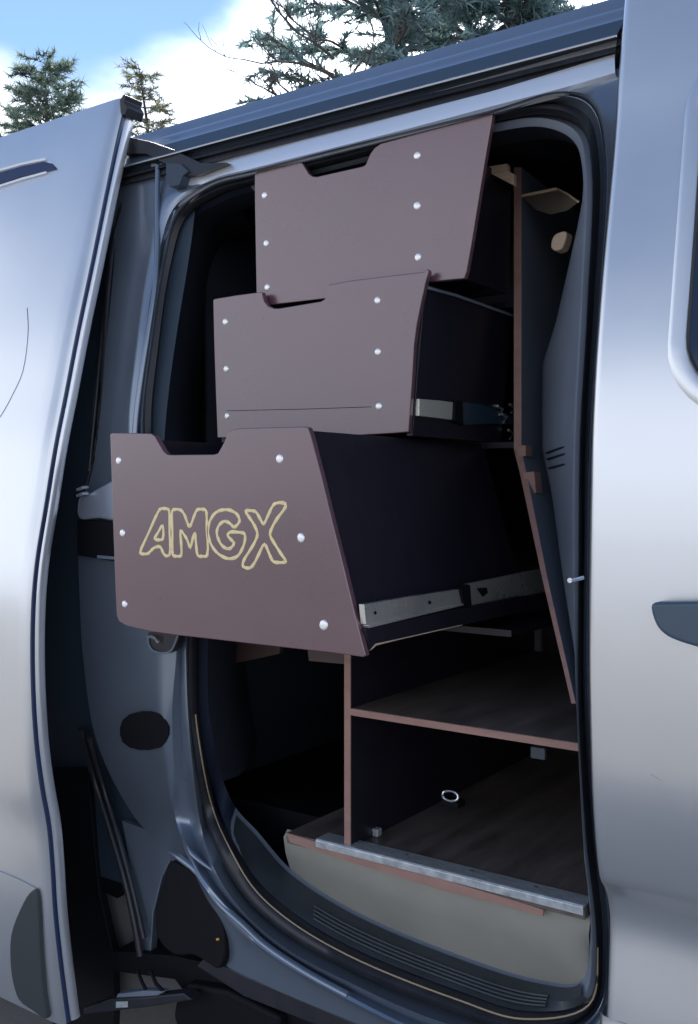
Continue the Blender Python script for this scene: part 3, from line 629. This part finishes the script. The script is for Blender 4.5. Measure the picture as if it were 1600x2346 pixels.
# ---- runners
def runner(parent, x, pts, m, thick=.010, name='drawer_runner'):
    return extrude(name, [PX(a, b, x) for a, b in pts], (thick, 0, 0), m, parent, .001)
xr = -.846
r1 = runner(d1, xr, [(822,1384),(930,1366),(1042,1350),(1048,1382),(940,1406),(832,1432),(826,1430)], MZINC)
runner(d1, xr + .002, [(830,1432),(940,1406),(1050,1381),(1050,1386),(940,1412),(832,1438)], MZINC, .012, 'runner_lip')
runner(d1, xr + .001, [(1040,1348),(1056,1338),(1062,1340),(1066,1390),(1048,1388)], MBLK, .014, 'runner_clip')
runner(d1, xr - .004, [(1060,1338),(1140,1322),(1215,1306),(1262,1296),(1262,1352),(1180,1368),(1075,1393),(1068,1392)], MZINC, .008)
runner(d1, xr + .0045, [(1092,1348),(1115,1346),(1118,1358),(1106,1368)], MBLK, .001, 'runner_slot')
runner(d1, xr + .003, [(828,1440),(1050,1392),(1180,1366),(1262,1360),(1262,1395),(1180,1404),(1050,1432),(905,1464),(850,1476),(838,1490),(834,1470)], MFILMD, .008, 'lower_rail')
runner(d1, xr + .0035, [(838,1490),(850,1474),(905,1462),(1050,1430),(1050,1432),(905,1465),(852,1478)], MEDGEL, .009, 'rail_edge')
for q_ in (860, 985): runner(d1, xr + .0105, [(q_ - 4, 1404 - (q_ - 860) * .19), (q_, 1399 - (q_ - 860) * .19), (q_ + 4, 1404 - (q_ - 860) * .19), (q_, 1409 - (q_ - 860) * .19)], MBLK, .0006, 'runner_screw')
x2 = -.918
runner(d2, x2, [(952,914),(1000,918),(1030,922),(1028,962),(952,953)], mat('cream runner steel', (.70, .68, .58), .35, .5), .008)
runner(d2, x2, [(1030,920),(1048,918),(1050,974),(1030,964)], MBLK, .012, 'runner_clip')
runner(d2, x2 - .002, [(1050,920),(1100,926),(1165,950),(1178,972),(1120,972),(1050,974)], mat('smoked runner sleeve', (.03, .06, .09), .25, .2), .006, 'runner_sleeve')
for k in range(4):
    a = [(1140,930),(1168,926),(1150,948),(1165,985)][k]
    tube('runner_catch', [PX(a[0], a[1], x2 + .006), PX(a[0] + 12, a[1] + 8, x2 + .006), PX(a[0] + 4, a[1] + 20, x2 + .006)], .003, MZINC, d2, 6)
runner(d2, -.894, [(972,654),(1040,672),(1176,721),(1177,727),(1040,679),(972,661)], MTRIM, .003, 'top_edge')

# ---- AMGX lettering routed into the lowest front
LET = {
 'a': ([[(636,233),(675,140),(718,45),(728,32),(745,30),(764,34),(769,50),(770,140),(770,240),(750,243),(738,225),(728,204),(700,208),(685,222),(672,234),(650,236)],
        [(738,106),(718,138),(702,168),(722,172),(739,168)]]),
 'm': ([[(785,242),(783,140),(781,42),(792,34),(822,38),(838,60),(852,98),(860,112),(868,100),(882,62),(895,36),(915,33),(934,38),(938,60),(939,120),(940,243),(918,247),(898,243),(890,190),(884,140),(875,165),(864,208),(850,172),(835,148),(820,130),(822,185),(822,243),(800,246)]]),
 'g': ([[(1062,114),(1082,98),(1087,80),(1075,55),(1045,38),(1012,36),(980,48),(955,82),(944,125),(950,170),(968,210),(1000,242),(1040,258),(1078,246),(1100,212),(1112,172),(1110,145),(1085,138),(1042,138),(1034,152),(1048,170),(1062,186),(1052,205),(1035,213),(1008,198),(990,165),(984,135),(995,105),(1018,88),(1042,96)]]),
 'x': ([[(1115,42),(1142,40),(1162,46),(1180,75),(1196,100),(1215,65),(1238,18),(1252,6),(1296,8),(1294,26),(1262,70),(1234,118),(1226,150),(1250,195),(1275,235),(1297,270),(1265,275),(1240,270),(1222,235),(1200,192),(1176,235),(1150,285),(1134,299),(1112,298),(1102,288),(1108,262),(1138,215),(1164,165),(1168,140),(1150,98),(1130,68)]]),
}
def letter(key, paths):
    vs, fs = [], []
    for pth in paths:
        P = [PY(x / 1.98, 1150 + y / 1.98, -.13) for x, y in pth]
        P = catmull(P, 3, True); n_ = len(P); W = .0029; b0 = len(vs)
        for i in range(n_):
            t = (P[(i + 1) % n_] - P[i - 1]); t = Vector((t.x, 0, t.z)).normalized(); nn = Vector((-t.z, 0, t.x))
            for s, yy in ((-W, 0.0002), (-W * .7, -.0009), (W * .7, -.0009), (W, 0.0002)):
                vs.append(P[i] + nn * s * (1 + .18 * math.sin(i * 1.7)) + Vector((0, yy, 0)))
        for i in range(n_):
            j = (i + 1) % n_
            for q_ in range(3): fs.append([b0 + i * 4 + q_, b0 + i * 4 + q_ + 1, b0 + j * 4 + q_ + 1, b0 + j * 4 + q_])
    o = mesh('letter_' + key, vs, fs, MGOLD, f1, 60)
for k_, p_ in LET.items(): letter(k_, p_)

# ================================================================== TREES
def foliage_mat(name, col):
    m = bpy.data.materials.new(name); m.use_nodes = True; t = m.node_tree; b = t.nodes['Principled BSDF']
    o = t.nodes.new('ShaderNodeTexCoord'); n = t.nodes.new('ShaderNodeTexNoise'); n.inputs['Scale'].default_value = 3; n.inputs['Detail'].default_value = 4
    t.links.new(o.outputs['Object'], n.inputs[0]); r = t.nodes.new('ShaderNodeValToRGB'); r.color_ramp.elements[0].position = .35; r.color_ramp.elements[1].position = .65
    r.color_ramp.elements[0].color = (*[c * .55 for c in col], 1); r.color_ramp.elements[1].color = (*[c * 1.5 for c in col], 1)
    t.links.new(n.outputs[0], r.inputs[0]); t.links.new(r.outputs[0], b.inputs['Base Color']); b.inputs['Roughness'].default_value = .6
    b.inputs['Subsurface Weight'].default_value = 0
    tr_ = t.nodes.new('ShaderNodeBsdfTranslucent'); t.links.new(r.outputs[0], tr_.inputs[0]); mx_ = t.nodes.new('ShaderNodeMixShader'); mx_.inputs[0].default_value = .5
    t.links.new(b.outputs[0], mx_.inputs[1]); t.links.new(tr_.outputs[0], mx_.inputs[2]); t.links.new(mx_.outputs[0], t.nodes['Material Output'].inputs[0])
    return m
MBARK = mat('bark', (.07, .055, .045), .9, noise=(20, .6, 1.4, (1, 1, .3)))
MFOL = [foliage_mat('blue green needles', (.20, .30, .30)), foliage_mat('olive needles', (.26, .27, .18)), foliage_mat('grey green needles', (.20, .27, .22))]
def conifer(label, base, H, crown0, rad, nlimb, fol, seed, droop=.15, dens=1.0, lift=.0, bare=0, top_bare=0, leaf=.07, cone=1.0, amin=0, amax=2 * math.pi):
    rd = random.Random(seed)
    t = thing('conifer_tree', label, 'tree'); t.location = base
    B = Vector((0, 0, 0))
    tk = [B + Vector((.10 * math.sin(k * 1.1 + seed), .10 * math.cos(k * .9), H * k / 10)) for k in range(11)]
    tube('trunk', tk, .1, MBARK, t, 8, [max(.16 * (1 - k / 10.3) * H / 7, .008) for k in range(11)])
    bv, bf, lv, lf = [], [], [], []
    def addtube(path, r0, r1, k=4):
        b0 = len(bv); n_ = len(path)
        for i, p in enumerate(path):
            d = (path[min(i + 1, n_ - 1)] - path[max(i - 1, 0)]).normalized(); a = d.cross(Vector((.1, .2, 1))).normalized(); b = d.cross(a); rr_ = lerp(r0, r1, i / (n_ - 1))
            for q_ in range(k):
                an = 2 * math.pi * q_ / k; bv.append(p + a * rr_ * math.cos(an) + b * rr_ * math.sin(an))
        for i in range(n_ - 1):
            for q_ in range(k):
                q2 = (q_ + 1) % k; bf.append([b0 + i * k + q_, b0 + i * k + q2, b0 + (i + 1) * k + q2, b0 + (i + 1) * k + q_])
    for li in range(nlimb):
        f = (li + rd.random()) / nlimb; z = lerp(crown0, H, f ** .9)
        kk = min(int(z / H * 10), 9); o = tk[kk].lerp(tk[kk + 1], z / H * 10 - kk)
        az = amin + (amax - amin) * ((li * .618) % 1) + rd.uniform(-.25, .25); ln = rad * (1 - f) ** cone * rd.uniform(.6, 1.1) + .12
        isb = rd.random() < bare
        d = Vector((math.cos(az), math.sin(az), 0)); pts = []
        for s in range(7):
            u_ = s / 6; pts.append(o + d * ln * u_ + Vector((rd.uniform(-.03, .03), rd.uniform(-.03, .03), ln * (lift * u_ - droop * u_ * u_ * (1 if u_ < .8 else .9)) + rd.uniform(-.02, .02))))
        addtube(pts, .022 * ln + .006, .004)
        for s in range(int(9 * ln * (1.4)) + 4):
            u_ = rd.uniform(.12, 1); i_ = min(int(u_ * 6), 5); p = pts[i_].lerp(pts[i_ + 1], u_ * 6 - i_)
            side = rd.choice((-1, 1)); tl = rd.uniform(.14, .42) * (1.1 - u_ * .5)
            td = (d * rd.uniform(.3, 1) + Vector((-d.y, d.x, 0)) * side * rd.uniform(.3, 1) + Vector((0, 0, rd.uniform(-.35, .35)))).normalized()
            tp = [p, p + td * tl * .5 + Vector((0, 0, rd.uniform(-.02, .02))), p + td * tl]
            addtube(tp, .005, .002, 3)
            if isb and rd.random() < .8: continue
            for q_ in range(int(26 * dens * tl / .3) + 3):
                w_ = rd.uniform(.1, 1.05); c_ = tp[0].lerp(tp[2], w_)
                nd = (td * rd.uniform(.2, 1) + Vector((rd.uniform(-1, 1), rd.uniform(-1, 1), rd.uniform(-.8, 1)))).normalized() * leaf * rd.uniform(.6, 1.2)
                sd = nd.cross(Vector((rd.uniform(-1, 1), rd.uniform(-1, 1), rd.uniform(-1, 1)))).normalized() * leaf * .085
                b0 = len(lv); lv.extend([c_ - sd, c_ + sd, c_ + nd]); lf.append([b0, b0 + 1, b0 + 2])
    mesh('limbs', bv, bf, MBARK, t)
    me = bpy.data.meshes.new('crown'); me.from_pydata([tuple(p) for p in lv], [], lf); link('crown', me, fol, t)
    return t
def ground_at(px, dist):
    r = ray(px, 1122); r.z = 0; r.normalize(); p = CAM + r * dist; return (p.x, p.y, 0)
conifer('dark blue green conifer at the far left above the slid back door', ground_at(112, 15), 7.3, 2.2, 1.2, 80, MFOL[2], 3, droop=-.35, lift=.35, leaf=.13, dens=1.7, cone=.6)
conifer('slender olive conifer with a thin bare tip between the door edge and the roof', ground_at(335, 17), 8.25, 2.5, 1.25, 80, MFOL[1], 5, droop=.0, lift=.25, leaf=.11, dens=1.0, cone=.85)
conifer('large loose spruce above the roof right of the leafless twigs', ground_at(900, 9.0), 8.4, 3.4, 1.35, 95, MFOL[0], 11, droop=.05, lift=.30, leaf=.12, dens=1.4, bare=.05, cone=.4)
conifer('dense spruce above the roof beside the front door pillar', ground_at(1170, 10.5), 9.2, 3.6, 1.5, 130, MFOL[0], 17, droop=.1, lift=.2, leaf=.13, dens=2.2, cone=.4)
# bare broadleaf sapling left of the spruce
def bare_tree():
    rd = random.Random(4)
    t = thing('bare_tree', 'leafless dark twigged young tree rising above the roof left of the large spruce', 'tree')
    t.location = ground_at(765, 7.2)
    tube('trunk', [(0, 0, 0), (.03, .02, 1.5), (-.02, .03, 3), (.02, 0, 4.3)], .03, MBARK, t, 8, [.05, .04, .025, .008])
    bv = []; bf = []
    def grow(p, d, ln, r, lvl):
        path = [p]; dd = d.copy()
        for s in range(5):
            dd = (dd + Vector((rd.uniform(-.3, .3), rd.uniform(-.3, .3), rd.uniform(-.12, .28)))).normalized(); path.append(path[-1] + dd * ln / 5)
        b0 = len(bv)
        for i, q_ in enumerate(path):
            rr_ = lerp(r, r * .45, i / 5); a = dd.cross(Vector((.1, .2, 1))).normalized(); b = dd.cross(a)
            for k in range(4): bv.append(q_ + (a * math.cos(k * 1.571) + b * math.sin(k * 1.571)) * rr_)
        for i in range(5):
            for k in range(4): bf.append([b0 + i * 4 + k, b0 + i * 4 + (k + 1) % 4, b0 + (i + 1) * 4 + (k + 1) % 4, b0 + (i + 1) * 4 + k])
        if lvl:
            for s in range(rd.randint(4, 6)):
                i = rd.randint(1, 5); nd = (dd + Vector((rd.uniform(-1.1, 1.1), rd.uniform(-1.1, 1.1), rd.uniform(-.3, .8)))).normalized()
                grow(path[i], nd, ln * rd.uniform(.35, .6), r * .5, lvl - 1)
    lft = Vector((-RT.x, -RT.y, 0))
    for k in range(14):
        z = 3.0 + k * .115; side = 1 if k % 5 else -1
        grow(Vector((0, 0, z)), (lft * side + Vector((rd.uniform(-.5, .5), rd.uniform(-.5, .5), rd.uniform(.1, .5)))).normalized(), rd.uniform(.45, .80), .011, 2)
    mesh('twigs', bv, bf, MBARK, t)
bare_tree()
